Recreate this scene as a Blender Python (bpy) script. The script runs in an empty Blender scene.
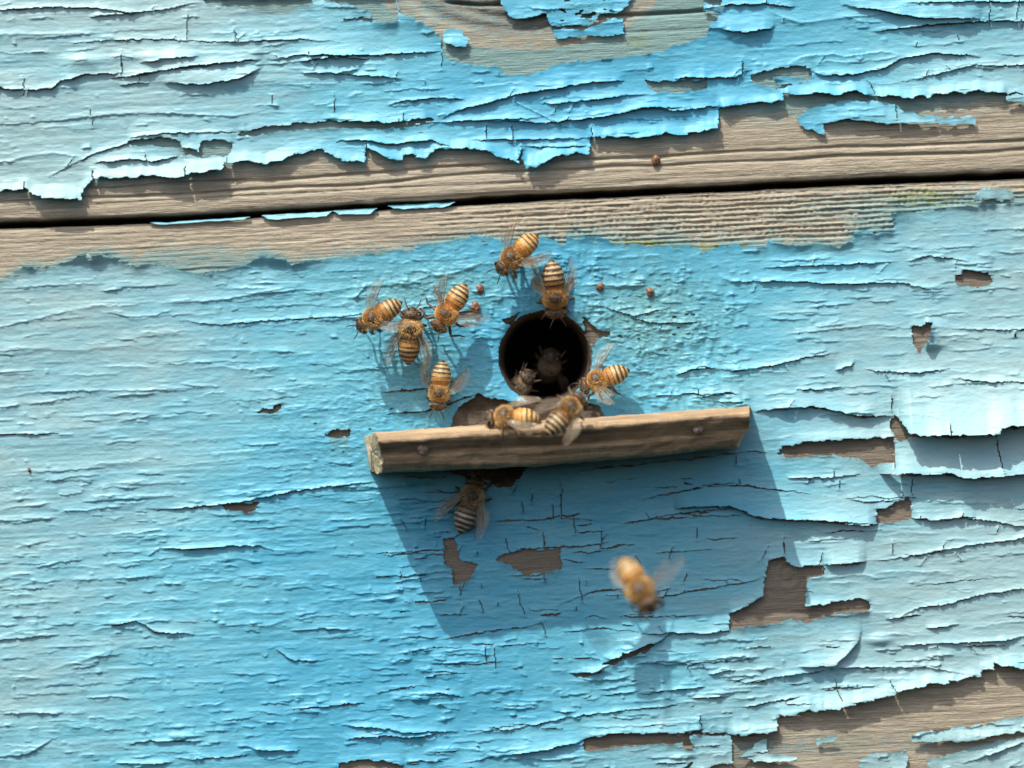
import bpy, math, random
import numpy as np
from mathutils import Vector, Matrix

S = 0.00025            # one photograph pixel on the hive wall is a quarter of a millimetre
SC = bpy.context.scene
COL = SC.collection

# ---------------------------------------------------------------- camera, sky, sun, exposure
CAMD = 4000 * S
cam_d = bpy.data.cameras.new('camera')
cam = bpy.data.objects.new('camera', cam_d); COL.objects.link(cam); SC.camera = cam
cam.location = (0, -CAMD, 0); cam.rotation_euler = (math.radians(90), 0, 0)
cam_d.sensor_width = 36; cam_d.lens = 36 * CAMD / (1024 * S)
cam_d.clip_start = 0.01; cam_d.clip_end = 100
cam_d.dof.use_dof = True; cam_d.dof.focus_distance = CAMD - 34 * S; cam_d.dof.aperture_fstop = 5.6

SUNV = Vector((-0.68, -1.0, 1.92)).normalized()
w = bpy.data.worlds.new('World'); SC.world = w; w.use_nodes = True
wn = w.node_tree.nodes; wl = w.node_tree.links
sky = wn.new('ShaderNodeTexSky'); sky.sky_type = 'NISHITA'; sky.sun_disc = False
sky.sun_elevation = math.asin(SUNV.z); sky.sun_rotation = math.atan2(SUNV.x, SUNV.y)
sky.air_density = 1.0; sky.dust_density = 4.0; sky.ozone_density = 1.0
wl.new(sky.outputs[0], wn['Background'].inputs[0]); wn['Background'].inputs[1].default_value = 0.15
sd = bpy.data.lights.new('sun', 'SUN'); sd.energy = 3.7; sd.angle = math.radians(0.5); sd.color = (1, .95, .86)
so = bpy.data.objects.new('sun', sd); COL.objects.link(so)
so.rotation_euler = SUNV.to_track_quat('Z', 'Y').to_euler()
SC.view_settings.view_transform = 'Standard'; SC.view_settings.look = 'None'
SC.view_settings.exposure = 0.66; SC.view_settings.gamma = 1

# ---------------------------------------------------------------- helpers
def P(u, v, d):
    """world point d pixels in front of the wall that lies behind photo point u, v"""
    k = 1 - d / 4000.0
    return Vector(((u - 512) * S * k, -d * S, (384 - v) * S * k))

_lat = {}
def vnoise(x, y, seed):
    if seed not in _lat: _lat[seed] = np.random.RandomState(seed).rand(256, 256).astype(np.float32)
    L = _lat[seed]
    xi = np.floor(x).astype(np.int64); yi = np.floor(y).astype(np.int64)
    fx = (x - xi); fy = (y - yi)
    fx = fx * fx * (3 - 2 * fx); fy = fy * fy * (3 - 2 * fy)
    x0 = xi & 255; x1 = (xi + 1) & 255; y0 = yi & 255; y1 = (yi + 1) & 255
    a = L[y0, x0] * (1 - fx) + L[y0, x1] * fx
    b = L[y1, x0] * (1 - fx) + L[y1, x1] * fx
    return (a * (1 - fy) + b * fy).astype(np.float32)
def fbm(x, y, seed, octv=4, gain=.5):
    s = 0; a = 1; t = 0
    for k in range(octv):
        s = s + a * (vnoise(x * 2 ** k + 17.3 * k, y * 2 ** k + 9.1 * k, seed + k) - .5); t += a; a *= gain
    return s / t * 2          # about -1..1
def sm(a, b, x):
    t = np.clip((x - a) / (b - a), 0, 1); return t * t * (3 - 2 * t)

GU = [-500, 0, 175, 350, 512, 690, 850, 1024, 1524]
GV = [252, 224.5, 218.5, 207.5, 198, 189, 181, 174, 150]
def gap(u): return np.interp(u, GU, GV)

def seq(lo, a, b, hi, step):
    core = np.arange(a, b + step * .5, step)
    left = []; x = a; s = step
    while x > lo: s *= 1.12; x -= s; left.append(x)
    right = []; x = core[-1]; s = step
    while x < hi: s *= 1.12; x += s; right.append(x)
    return np.array(left[::-1] + list(core) + right)

def mesh_grid(name, X, Y, Z, keep, mat, attrs, parent, smooth=True):
    """one mesh from a grid of points, keeping only the faces of keep"""
    nr, nc = X.shape
    idx = np.arange(nr * nc, dtype=np.int64).reshape(nr, nc)
    q = np.stack([idx[:-1, :-1], idx[1:, :-1], idx[1:, 1:], idx[:-1, 1:]], -1)[keep].reshape(-1, 4)
    used = np.unique(q); remap = np.zeros(nr * nc, dtype=np.int64); remap[used] = np.arange(len(used))
    q = remap[q]
    co = np.stack([X.ravel()[used], Y.ravel()[used], Z.ravel()[used]], -1).astype(np.float32)
    me = bpy.data.meshes.new(name)
    me.vertices.add(len(co)); me.vertices.foreach_set('co', co.ravel())
    me.loops.add(q.size); me.loops.foreach_set('vertex_index', q.ravel().astype(np.int32))
    me.polygons.add(len(q)); me.polygons.foreach_set('loop_start', np.arange(0, q.size, 4, dtype=np.int32))
    me.polygons.foreach_set('use_smooth', np.full(len(q), smooth))
    me.update(calc_edges=True)
    for k, a in attrs.items():
        at = me.attributes.new(k, 'FLOAT', 'POINT'); at.data.foreach_set('value', a.ravel()[used].astype(np.float32))
    me.materials.append(mat)
    o = bpy.data.objects.new(name, me); COL.objects.link(o)
    if parent: o.parent = parent
    return o

def mesh_py(name, verts, faces, mats, parent=None, mi=None, col=None, smooth=True):
    me = bpy.data.meshes.new(name)
    me.from_pydata([tuple(v) for v in verts], [], faces)
    if not isinstance(mats, (list, tuple)): mats = [mats]
    for m in mats: me.materials.append(m)
    if mi is not None: me.polygons.foreach_set('material_index', mi)
    me.polygons.foreach_set('use_smooth', [smooth] * len(me.polygons))
    if col is not None:
        at = me.attributes.new('tint', 'FLOAT_COLOR', 'POINT')
        at.data.foreach_set('color', np.array([(c[0], c[1], c[2], 1) for c in col], dtype=np.float32).ravel())
    me.update()
    o = bpy.data.objects.new(name, me); COL.objects.link(o)
    if parent: o.parent = parent
    return o

# ---------------------------------------------------------------- materials
def newmat(name):
    m = bpy.data.materials.new(name); m.use_nodes = True
    nt = m.node_tree; return m, nt, nt.nodes['Principled BSDF']
def N(nt, t, **kw):
    n = nt.nodes.new(t)
    for k, v in kw.items(): setattr(n, k, v)
    return n
def pxcoord(nt, sx=1, sy=1, sz=1, rot=True):
    """object coordinates in photo pixels, turned so that x runs along the grain"""
    tc = N(nt, 'ShaderNodeTexCoord')
    mp = N(nt, 'ShaderNodeMapping'); mp.vector_type = 'POINT'
    if rot: mp.inputs['Rotation'].default_value = (0, math.radians(2.8), 0)
    k = 1 / S
    mp.inputs['Scale'].default_value = (k, k, k)
    nt.links.new(tc.outputs['Object'], mp.inputs[0])
    m2 = N(nt, 'ShaderNodeMapping'); m2.inputs['Scale'].default_value = (sx, sy, sz)
    nt.links.new(mp.outputs[0], m2.inputs[0])
    return m2.outputs[0]
def noise(nt, vec, scale=1, detail=4, rough=.5):
    n = N(nt, 'ShaderNodeTexNoise'); n.inputs['Scale'].default_value = scale
    n.inputs['Detail'].default_value = detail; n.inputs['Roughness'].default_value = rough
    nt.links.new(vec, n.inputs['Vector']); return n.outputs['Fac']
def ramp(nt, fac, stops):
    r = N(nt, 'ShaderNodeValToRGB'); e = r.color_ramp.elements
    while len(e) < len(stops): e.new(.5)
    for k, (p, c) in enumerate(stops):
        e[k].position = p; e[k].color = (c, c, c, 1) if isinstance(c, (int, float)) else (*c, 1)
    nt.links.new(fac, r.inputs[0]); return r.outputs[0]
def mixc(nt, fac, a, b, blend='MIX'):
    m = N(nt, 'ShaderNodeMix', data_type='RGBA', blend_type=blend)
    for s, x in ((0, fac), (6, a), (7, b)):
        if isinstance(x, (int, float)): m.inputs[s].default_value = x
        elif isinstance(x, tuple): m.inputs[s].default_value = (*x, 1)
        else: nt.links.new(x, m.inputs[s])
    return m.outputs[2]
def math_(nt, op, a, b=0.0):
    m = N(nt, 'ShaderNodeMath', operation=op)
    for s, x in ((0, a), (1, b)):
        if isinstance(x, (int, float)): m.inputs[s].default_value = x
        else: nt.links.new(x, m.inputs[s])
    return m.outputs[0]
def bump(nt, h, dist, strength=1.0, prev=None):
    b = N(nt, 'ShaderNodeBump'); b.inputs['Distance'].default_value = dist * S
    b.inputs['Strength'].default_value = strength
    nt.links.new(h, b.inputs['Height'])
    if prev: nt.links.new(prev, b.inputs['Normal'])
    return b.outputs[0]
def attr(nt, name):
    a = N(nt, 'ShaderNodeAttribute'); a.attribute_name = name; return a

# weathered blue paint
M_PAINT, nt, bs = newmat('weathered_blue_paint')
paleness = attr(nt, 'paleness').outputs['Fac']; worn = attr(nt, 'worn').outputs['Fac']
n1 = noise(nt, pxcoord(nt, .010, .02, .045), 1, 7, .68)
f2 = math_(nt, 'ADD', paleness, math_(nt, 'MULTIPLY', math_(nt, 'SUBTRACT', n1, .5), .9))
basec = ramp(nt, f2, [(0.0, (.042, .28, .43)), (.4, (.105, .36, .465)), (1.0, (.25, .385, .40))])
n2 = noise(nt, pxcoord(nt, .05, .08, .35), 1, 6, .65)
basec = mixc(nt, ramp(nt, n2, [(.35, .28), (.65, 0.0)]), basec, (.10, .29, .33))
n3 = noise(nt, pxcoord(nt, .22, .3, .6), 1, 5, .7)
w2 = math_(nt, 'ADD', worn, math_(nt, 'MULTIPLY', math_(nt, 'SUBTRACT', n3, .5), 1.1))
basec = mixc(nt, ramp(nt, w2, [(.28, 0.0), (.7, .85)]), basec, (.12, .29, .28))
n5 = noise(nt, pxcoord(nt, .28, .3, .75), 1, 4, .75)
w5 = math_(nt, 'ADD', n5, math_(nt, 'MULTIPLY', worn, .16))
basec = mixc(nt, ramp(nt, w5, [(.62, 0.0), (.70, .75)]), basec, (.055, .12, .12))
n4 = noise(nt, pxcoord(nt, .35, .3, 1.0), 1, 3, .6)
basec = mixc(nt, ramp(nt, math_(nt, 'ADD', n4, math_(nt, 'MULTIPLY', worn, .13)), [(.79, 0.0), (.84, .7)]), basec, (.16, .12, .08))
nt.links.new(basec, bs.inputs['Base Color'])
bs.inputs['Roughness'].default_value = .5
bs.inputs['Specular IOR Level'].default_value = .45
b1 = bump(nt, noise(nt, pxcoord(nt, .05, .1, .26), 1, 5, .5), .7, .6)
b2 = bump(nt, noise(nt, pxcoord(nt, .5, .5, .9), 1, 3, .5), .3, .8, b1)
nt.links.new(b2, bs.inputs['Normal'])

# bare board
def woodmat(name, ca, cb, cc, teal, bdist=2.2, saw=True):
    m, nt, bs = newmat(name)
    g1 = noise(nt, pxcoord(nt, .008, .05, .22), 1, 8, .62)
    g2 = noise(nt, pxcoord(nt, .03, .2, 1.1), 1, 4, .6)
    c = ramp(nt, g1, [(.25, ca), (.5, cb), (.75, cc)])
    if name == 'ledge_wood': c = mixc(nt, 1.0, c, attr(nt, 'tint').outputs['Color'], 'MULTIPLY')
    c = mixc(nt, ramp(nt, g2, [(.38, .6), (.58, 0.0)]), c, tuple(x * .5 for x in cb))
    gf = noise(nt, pxcoord(nt, .1, .8, 1.6), 1, 4, .75); c = mixc(nt, ramp(nt, gf, [(.40, .45), (.55, 0.0)]), c, tuple(x * .42 for x in cb))
    if teal:
        st = attr(nt, 'stain').outputs['Fac']; dk = attr(nt, 'grey').outputs['Fac']
        c = mixc(nt, dk, c, (.125, .105, .085))
        g3 = noise(nt, pxcoord(nt, .14, .3, .8), 1, 7, .8)
        s2 = math_(nt, 'ADD', st, math_(nt, 'MULTIPLY', math_(nt, 'SUBTRACT', g3, .5), 2.6))
        c = mixc(nt, ramp(nt, s2, [(.38, 0.0), (.72, .8)]), c, (.14, .28, .285))
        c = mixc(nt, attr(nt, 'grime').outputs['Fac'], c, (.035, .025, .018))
        g4 = noise(nt, pxcoord(nt, .2, .2, .4), 1, 5, .7)
        s3 = math_(nt, 'ADD', attr(nt, 'moss').outputs['Fac'], math_(nt, 'MULTIPLY', math_(nt, 'SUBTRACT', g4, .5), 1.5))
        c = mixc(nt, ramp(nt, s3, [(.5, 0.0), (.75, .85)]), c, (.20, .22, .07))
    nt.links.new(c, bs.inputs['Base Color']); bs.inputs['Roughness'].default_value = .85
    bs.inputs['Specular IOR Level'].default_value = .2
    h = math_(nt, 'ADD', math_(nt, 'MULTIPLY', g2, .6), math_(nt, 'MULTIPLY', noise(nt, pxcoord(nt, .4, .4, .6), 1, 3), .3))
    b1 = bump(nt, h, bdist, 1.0)
    nt.links.new(b1, bs.inputs['Normal'])
    return m
M_WOOD = woodmat('bare_weathered_board', (.29, .24, .17), (.48, .42, .31), (.66, .60, .47), True)
M_LEDGE = woodmat('ledge_wood', (.16, .105, .06), (.42, .30, .18), (.72, .55, .34), False, 3.0)
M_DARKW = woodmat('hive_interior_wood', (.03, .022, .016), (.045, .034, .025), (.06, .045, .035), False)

M_NAIL, nt, bs = newmat('rusty_nail_metal')
c = ramp(nt, noise(nt, pxcoord(nt, .4, .4, .4), 1, 4), [(.35, (.07, .045, .035)), (.65, (.22, .17, .14))])
nt.links.new(c, bs.inputs['Base Color']); bs.inputs['Metallic'].default_value = .5; bs.inputs['Roughness'].default_value = .5
nt.links.new(bump(nt, noise(nt, pxcoord(nt, .8, .8, .8), 1, 3), .6), bs.inputs['Normal'])
M_RESIN, nt, bs = newmat('brown_resin')
c = ramp(nt, noise(nt, pxcoord(nt, .5, .5, .5), 1, 3), [(.3, (.06, .025, .012)), (.7, (.26, .12, .06))])
nt.links.new(c, bs.inputs['Base Color']); bs.inputs['Roughness'].default_value = .5

M_BEE, nt, bs = newmat('bee_chitin')
t = attr(nt, 'tint').outputs['Color']
c = mixc(nt, ramp(nt, noise(nt, pxcoord(nt, .5, .5, .5, False), 1, 3), [(.35, .35), (.65, 0.0)]), t, (.05, .025, .01))
nt.links.new(c, bs.inputs['Base Color']); bs.inputs['Roughness'].default_value = .5
nt.links.new(bump(nt, noise(nt, pxcoord(nt, 1.1, 1.1, 1.1, False), 1, 2), .35), bs.inputs['Normal'])
M_FUZZ, nt, bs = newmat('bee_hair')
t = attr(nt, 'tint').outputs['Color']; nt.links.new(t, bs.inputs['Base Color']); bs.inputs['Roughness'].default_value = .6
bs.inputs['Specular IOR Level'].default_value = .3
M_EYE, nt, bs = newmat('bee_eye'); bs.inputs['Base Color'].default_value = (.012, .008, .006, 1); bs.inputs['Roughness'].default_value = .15
def wingmat(name, col, alpha, rough):
    m, nt, bs = newmat(name)
    nv = noise(nt, pxcoord(nt, .25, .25, .25, False), 1, 3)
    nt.links.new(mixc(nt, nv, col, tuple(x * .6 for x in col)), bs.inputs['Base Color'])
    bs.inputs['Roughness'].default_value = rough; bs.inputs['Alpha'].default_value = alpha
    nt.links.new(bump(nt, nv, .8), bs.inputs['Normal'])
    return m
M_WING = wingmat('bee_wing_membrane', (.36, .29, .19), .26, .25)
M_WINGF = wingmat('beating_wing_membrane', (.34, .27, .18), .13, .4)
M_VEIN, nt, bs = newmat('bee_wing_vein'); bs.inputs['Base Color'].default_value = (.09, .05, .025, 1); bs.inputs['Roughness'].default_value = .4; bs.inputs['Alpha'].default_value = .6

# ---------------------------------------------------------------- the weathered paint: traced outlines
cu = seq(-420, -50, 1074, 1440, 1.15)
rs = seq(-520, -262, 660, 900, .82)        # rows are measured from the gap between the boards
U, R = np.meshgrid(cu, rs); U = U.astype(np.float32); V = (R + gap(U)).astype(np.float32)
VG = (V + .052 * U).astype(np.float32)     # across the grain

def inpoly(pts, U, V):
    ins = np.zeros(U.shape, bool); n = len(pts)
    for i in range(n):
        x0, y0 = pts[i]; x1, y1 = pts[(i + 1) % n]
        if y0 == y1: continue
        c = ((y0 > V) != (y1 > V)) & (U < (x1 - x0) * (V - y0) / (y1 - y0) + x0)
        ins ^= c
    return ins
WU = (U + 3.0 * fbm(U / 7, VG / 4, 11, 4, .65)).astype(np.float32)
WV = (V + 3.6 * fbm(U / 8, VG / 6, 21, 4, .62)).astype(np.float32)
def region(pts):
    xs = [p[0] for p in pts]; ys = [p[1] for p in pts]
    c0, c1 = np.searchsorted(cu, min(xs) - 8), np.searchsorted(cu, max(xs) + 8)
    sub = np.zeros(U.shape, bool)
    if c1 <= c0: return sub
    vv = V[:, c0:c1]
    rmask = np.where((vv.max(1) > min(ys) - 8) & (vv.min(1) < max(ys) + 8))[0]
    if len(rmask) == 0: return sub
    r0, r1 = rmask[0], rmask[-1] + 1
    sub[r0:r1, c0:c1] = inpoly(pts, WU[r0:r1, c0:c1], WV[r0:r1, c0:c1])
    return sub

UPPER = [(-440,196),(-260,182),(-120,190),(-40,184),(0,190),(24,191),(26,187),(34,196),(51,199),(83,200),(85,191),(94,179),(113,178),(157,176),(184,178),(195,174),(222,171),(227,164),(248,160),(267,165),(284,159),(308,152),(321,149),(328,154),(350,162),(354,163),(366,162),(367,148),(384,155),(391,161),(403,160),(405,154),(413,155),(425,160),(439,150),(453,149),(483,150),(504,159),(519,164),(521,150),(524,167),(538,168),(548,161),(569,154),(589,155),(591,137),(630,139),(648,138),(665,134),(685,137),(690,133),(718,131),(719,108),(742,106),(783,102),(784,95),(811,94),(835,97),(852,92),(872,97),(913,99),(947,94),(981,92),(1024,94),(1100,90),(1250,96),(1460,88)]
UP_BARE = UPPER + [(1460, 190), (1024, 185), (512, 206), (0, 232), (-440, 256)]
LOWER = [(-440,292),(-300,300),(-180,288),(-60,290),(0,283),(27,266),(50,268),(65,263),(82,256),(109,254),(118,258),(137,267),(150,262),(170,268),(202,274),(226,270),(246,264),(263,255),(287,260),(292,264),(340,257),(379,253),(409,250),(427,244),(465,239),(474,236),(500,240),(538,240),(542,236),(552,240),(564,246),(567,237),(589,235),(613,243),(640,246),(674,243),(691,246),(708,252),(722,244),(766,246),(768,241),(790,246),(823,243),(838,248),(852,239),(852,232),(893,229),(891,214),(906,212),(971,205),(1009,203),(1040,200),(1200,196),(1460,184)]
LO_BARE = LOWER + [(1460, 130), (1024, 160), (512, 184), (0, 210), (-440, 236)]
BARE = [UP_BARE, LO_BARE,
  # knot and bare hollow at the top edge
  [(396,-8),(400,12),(421,24),(441,36),(441,50),(449,61),(478,66),(502,68),(503,75),(528,76),(552,67),(566,63),(593,61),(612,60),(624,58),(648,56),(671,48),(690,41),(706,36),(707,27),(718,20),(717,13),(703,11),(701,4),(700,-20),(740,-60),(420,-60)],
  [(205,3),(240,9),(290,15),(345,20),(372,22),(398,22),(396,-4),(350,-3),(260,-2),(205,-1)],
  [(751,74),(775,69),(795,67),(808,68),(812,77),(800,86),(775,88),(752,85)],
  [(645,81),(660,83),(690,81),(705,80),(706,90),(680,94),(660,93),(648,89)],
  [(700,4),(720,5),(724,-3),(700,-3)],
  [(128,141),(150,139),(178,138),(183,148),(200,152),(203,156),(182,156),(180,149),(150,145),(132,147)],
  [(203,140),(225,141),(233,143),(228,156),(200,158),(200,150)],
  [(236,134),(262,128),(300,124),(350,122),(390,123),(430,118),(436,121),(400,128),(350,129),(300,130),(262,134),(240,138)],
  # lower board
  [(954,276),(965,271),(988,273),(992,282),(981,287),(958,286)],
  [(912,327),(921,325),(931,324),(927,338),(918,354),(912,343)],
  [(777,453),(783,447),(800,443),(835,440),(870,438),(893,436),(893,462),(872,466),(860,458),(835,455),(810,456),(790,457)],
  [(894,412),(901,424),(908,436),(900,441),(894,436),(890,424)],
  [(876,523),(877,509),(888,506),(908,497),(911,505),(909,520),(892,523)],
  [(768,559),(783,557),(792,567),(824,565),(824,576),(807,578),(804,607),(830,604),(860,598),(867,600),(869,610),(838,613),(808,622),(790,620),(759,625),(729,628),(729,614),(745,606),(763,597),(766,574)],
  [(444,538),(454,538),(461,562),(479,564),(470,580),(453,585),(453,569),(444,563)],
  [(495,559),(511,552),(560,547),(561,569),(540,572),(524,575),(514,567)],
  [(448,471),(470,464),(530,464),(520,477),(510,486),(498,489),(489,480),(470,478)],
  [(454,412),(470,400),(478,393),(490,399),(500,400),(600,404),(604,420),(500,436),(450,430)],
  [(500,320),(512,316),(520,312),(512,326)],[(583,316),(597,329),(611,331),(609,336),(596,338),(595,346),(586,342)],
  [(255,412),(270,408),(280,404),(283,406),(276,411),(262,414)],
  [(323,434),(335,430),(350,429),(351,437),(335,438)],
  [(222,505),(240,503),(258,502),(256,510),(240,510),(224,509)],
  [(232,507),(250,506),(262,505),(250,512),(236,512)],
  [(583,741),(588,736),(613,733),(640,733),(690,731),(686,742),(650,745),(610,748),(585,751)],
  [(340,762),(365,759),(385,761),(404,764),(405,772),(340,772)],
  [(571,673),(593,673),(605,669),(590,676),(575,677)],[(600,665),(634,650),(652,643),(654,646),(640,654),(612,664)],
  [(440,772),(458,768),(480,769),(490,790),(440,790)],
  # the big bare area at the bottom right
  [(684,733),(698,731),(735,735),(777,731),(778,714),(785,717),(800,711),(838,709),(865,701),(893,696),(896,692),(927,685),(971,677),(981,677),(982,668),(992,670),(993,663),(1024,669),(1120,660),(1300,668),(1460,655),(1460,1000),(640,1000),(660,790),(690,762),(700,752),(683,748)],
]
ISLAND = [
  [(501,-20),(500,4),(508,18),(527,20),(545,14),(550,27),(569,27),(592,24),(600,14),(618,16),(628,6),(640,-20)],
  [(552,30),(580,31),(600,24),(612,18),(622,20),(625,34),(612,38),(590,36),(556,39)],
  [(443,33),(450,29),(463,33),(471,41),(465,47),(452,46),(443,43)],
  [(795,118),(811,108),(845,101),(879,102),(896,106),(903,113),(947,118),(975,117),(975,126),(934,125),(896,124),(879,124),(848,120),(824,123),(824,135),(814,133),(799,126)],
  [(770,78),(790,76),(806,82),(796,86),(776,85)],
  [(1004,96),(1040,94),(1060,102),(1024,104),(1006,102)],
  [(310,-6),(330,3),(372,10),(372,18),(340,19),(290,19),(290,10),(312,6)],
  [(971,200),(978,190),(984,186),(1000,188),(1013,192),(1014,200),(1004,201)],
  [(688,735),(732,736),(733,762),(700,769),(690,768),(694,748)],
  [(738,757),(766,738),(768,752),(797,757),(796,762),(757,762)],
  [(911,734),(980,724),(1024,716),(1100,704),(1100,716),(1024,731),(970,740),(911,741)],
  [(815,738),(830,736),(838,740),(830,744),(816,744)],
  [(858,758),(880,752),(905,750),(910,756),(903,775),(860,790)],
  [(925,760),(985,745),(1024,735),(1120,720),(1120,800),(1030,800),(935,790)],
  [(700,780),(760,770),(800,775),(840,790),(860,900),(700,900)],
]
paint = np.ones(U.shape, bool)
for p in BARE: paint &= ~region(p)
for p in ISLAND: paint |= region(p)
# ragged specks worn right through along the board edges and beside the entrance
spk = fbm(U / 5, VG / 2.2, 51, 4)
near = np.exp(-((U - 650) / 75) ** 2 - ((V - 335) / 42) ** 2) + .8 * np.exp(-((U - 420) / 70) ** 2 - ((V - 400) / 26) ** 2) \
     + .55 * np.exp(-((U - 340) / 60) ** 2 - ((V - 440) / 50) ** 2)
edge_lo = np.interp(U[0], [p[0] for p in LOWER], [p[1] for p in LOWER])[None, :]
tw = np.clip(1 - (V - edge_lo) / 14, 0, 1) * (V > edge_lo - 3)
tk = np.clip(1 - np.hypot((U - 590) / 70, (V - 12) / 45), 0, 1)
paint &= ~((spk + .30 * near + .42 * tw * (fbm(U / 60, V / 60, 5) > -.1) + .5 * tk) > .74)

CRACKS = []   # points, lift above, reach, lift below, reach, slit
def C(pts, h=2.0, L=9, hb=0.0, Lb=5, slit=.9, j=1.2): CRACKS.append((pts, h, L, hb, Lb, slit, j))
# upper board, traced
C([(-40,98),(0,89),(30,91),(52,90),(62,82),(85,76),(124,74)], 5, 14, 0, 5, 1.4)
C([(110,79),(124,78),(160,72),(205,66),(262,60)], 5.0, 14, .3, 5, 1.8)
C([(-60,130),(0,125),(15,125),(60,121),(115,115),(165,114),(235,117),(270,110)], 1.6, 10, .6, 5)
C([(30,36),(90,34),(0,35)][::-1][0:0] or [(-40,38),(0,35),(60,35),(95,33)], 1.6, 7, 1.5, 5)
C([(70,44),(110,41),(150,40),(200,42),(235,43),(290,40),(345,43)], 2.2, 7, 1, 5)
C([(-30,14),(0,11),(50,8),(100,9),(130,14),(160,11),(200,3)], 3, 9, 0, 5, 1.2)
C([(90,18),(120,15),(140,14)], 3, 6, 0, 4)
C([(60,100),(50,100),(0,100)][0:0] or [(120,86),(150,84),(190,93),(150,92)][0:2], 2, 8)
C([(0,165),(25,157),(55,153),(85,158)], 1.5, 8, 1.5, 7)
C([(48,178),(80,161),(110,149),(130,144),(132,138),(165,134),(220,133),(240,133)], 2.5, 8, .5, 5)
C([(93,164),(130,160),(160,162),(180,157)], 4, 7, 0, 4, 1.5)
C([(300,62),(340,58),(370,60)], 5, 10, 0, 5, 1.5)
C([(265,62),(300,56),(350,57),(400,55),(441,52)], 4, 12, 0, 5, 1.3)
C([(388,107),(400,102),(440,98),(465,100)], 3, 8, 0, 4)
C([(440,120),(465,109),(490,103),(520,95),(560,89),(590,83),(625,82)], 5.5, 11, .4, 5, 1.5)
C([(440,123),(480,121),(520,120),(540,119)], 4, 9, 0, 4)
C([(335,128),(345,125),(400,127),(440,123)], 5, 9, 0, 4, 1.4)
C([(335,142),(360,140),(390,145),(430,141),(450,148)], 5, 9, 0, 4, 1.4)
C([(484,122),(520,122),(545,124),(590,119),(600,118),(640,110),(690,108)], 5, 9, 0, 4, 1.4)
C([(540,105),(560,104),(590,101),(620,97),(650,95)], 3.5, 8, 0, 4)
C([(625,112),(650,108),(680,112),(720,106)], 4.5, 8, 0, 4, 1.3)
C([(470,141),(500,140),(540,140),(590,139)], 3, 6, 0, 4)
C([(490,150),(510,150),(540,152)][0:0] or [(524,147),(560,148),(588,146)], 2, 6)
C([(340,75),(380,77),(400,80)], 4, 10)
C([(674,80),(690,79),(735,78),(745,73),(752,70)], 4.5, 11, 0, 5, 1.5)
C([(786,66),(800,57),(830,54),(845,57),(880,52),(900,55)], 1, 6, 2.0, 7)
C([(808,70),(818,76),(850,76),(885,68),(900,60),(930,54),(980,57)], 4.5, 12, 0, 5, 1.3)
C([(895,84),(940,74),(975,66),(1010,66),(1080,62)], 2.5, 9, 1, 6)
C([(870,33),(900,29),(940,25),(990,22),(1060,22)], 4.5, 13, 0, 5, 1.4)
C([(762,8),(775,15),(800,24),(815,22),(850,17),(870,28)], 1.5, 7, 1.5, 6)
C([(701,10),(730,6),(765,5),(795,8)], 4, 9, 0, 5, 1.4)
C([(840,6),(880,12),(920,20),(980,20)], 6, 16, 0, 6, 0)
C([(900,4),(1000,3),(1080,2)], 4, 8)
C([(160,72),(140,62),(190,62)][0:0] or [(140,64),(165,60),(200,58)], 4, 8, 0, 5, 0)
C([(165,83),(200,86),(240,80),(264,68)], 5, 16, 0, 6, 0)
C([(300,74),(340,74),(360,70)], 4, 9, 0, 5, 0)
C([(718,30),(745,34),(775,28)], 5, 12, 0, 6, 0)
# lower board left, traced
C([(-60,340),(0,327),(30,321),(70,311),(110,305)], 2.4, 8, 1.2, 6)
C([(157,303),(185,303),(230,299),(270,291),(310,284)], 2.4, 8, 1.2, 6)
C([(105,311),(130,317),(155,316),(175,308)], 2, 7, .8, 6)
C([(98,292),(130,287),(180,284)], 2.2, 7, .6, 5); C([(16,288),(60,285),(105,284)], 1.8, 7, .6, 5)
C([(298,290),(310,295),(350,288),(400,284)], 2, 6, 1.2, 5)
C([(175,320),(220,325),(260,321),(330,317),(400,312),(470,300)], 2, 7, .9, 6)
C([(-20,346),(30,348),(75,351),(120,346),(160,344)], 1.4, 6, 1, 5); C([(155,350),(200,351),(290,350)], 1.3, 6, .9, 5)
C([(0,375),(30,374),(40,378)], 1.4, 5, .8, 4)
C([(5,398),(40,392),(90,391),(140,391),(200,388),(215,386)], 2.2, 7, 1, 5)
C([(-30,436),(0,434),(40,434),(60,433)], 3, 8, 0, 4, 1.3)
C([(115,423),(140,418),(160,414)], 1.8, 6, .7, 4)
C([(30,473),(60,471),(110,467)], 2, 6, .6, 4); C([(136,474),(165,475)], 2, 5)
C([(80,502),(110,500),(155,498)], 1.8, 6)
C([(150,510),(200,507),(240,502),(290,492),(350,484),(372,482)], 4, 9, 0, 4, 1.5)
C([(220,402),(260,400),(300,396)], 1.5, 5); C([(240,446),(270,445),(282,443)], 2.5, 6)
C([(147,556),(160,549),(185,549),(235,546),(262,546),(275,552)], 5.5, 9, .8, 5, 1.2)
C([(-20,520),(20,521),(55,519)], 2, 6); C([(66,580),(100,580),(140,577),(165,575)], 2.2, 6, 1)
C([(35,568),(60,562),(85,560)], 2.5, 6, .6); C([(0,590),(50,588)], 1.6, 5)
C([(110,626),(135,621),(145,625),(155,632),(195,634)], 4, 7, .6, 4, 1.2)
C([(-20,640),(5,640),(50,635),(60,634)], 2.5, 6); C([(45,671),(85,660),(110,650),(125,649)], 1.6, 6, 1.4, 5)
C([(85,698),(110,696),(130,699)], 2.5, 5); C([(0,714),(30,713),(60,714)], 2.6, 6)
C([(128,744),(150,741),(205,741)], 4, 7); C([(-20,760),(0,757),(30,754),(50,740),(60,737)], 2.5, 6)
C([(115,763),(150,764),(175,762)], 3, 5); C([(188,760),(230,757),(250,754)], 3, 6)
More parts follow.
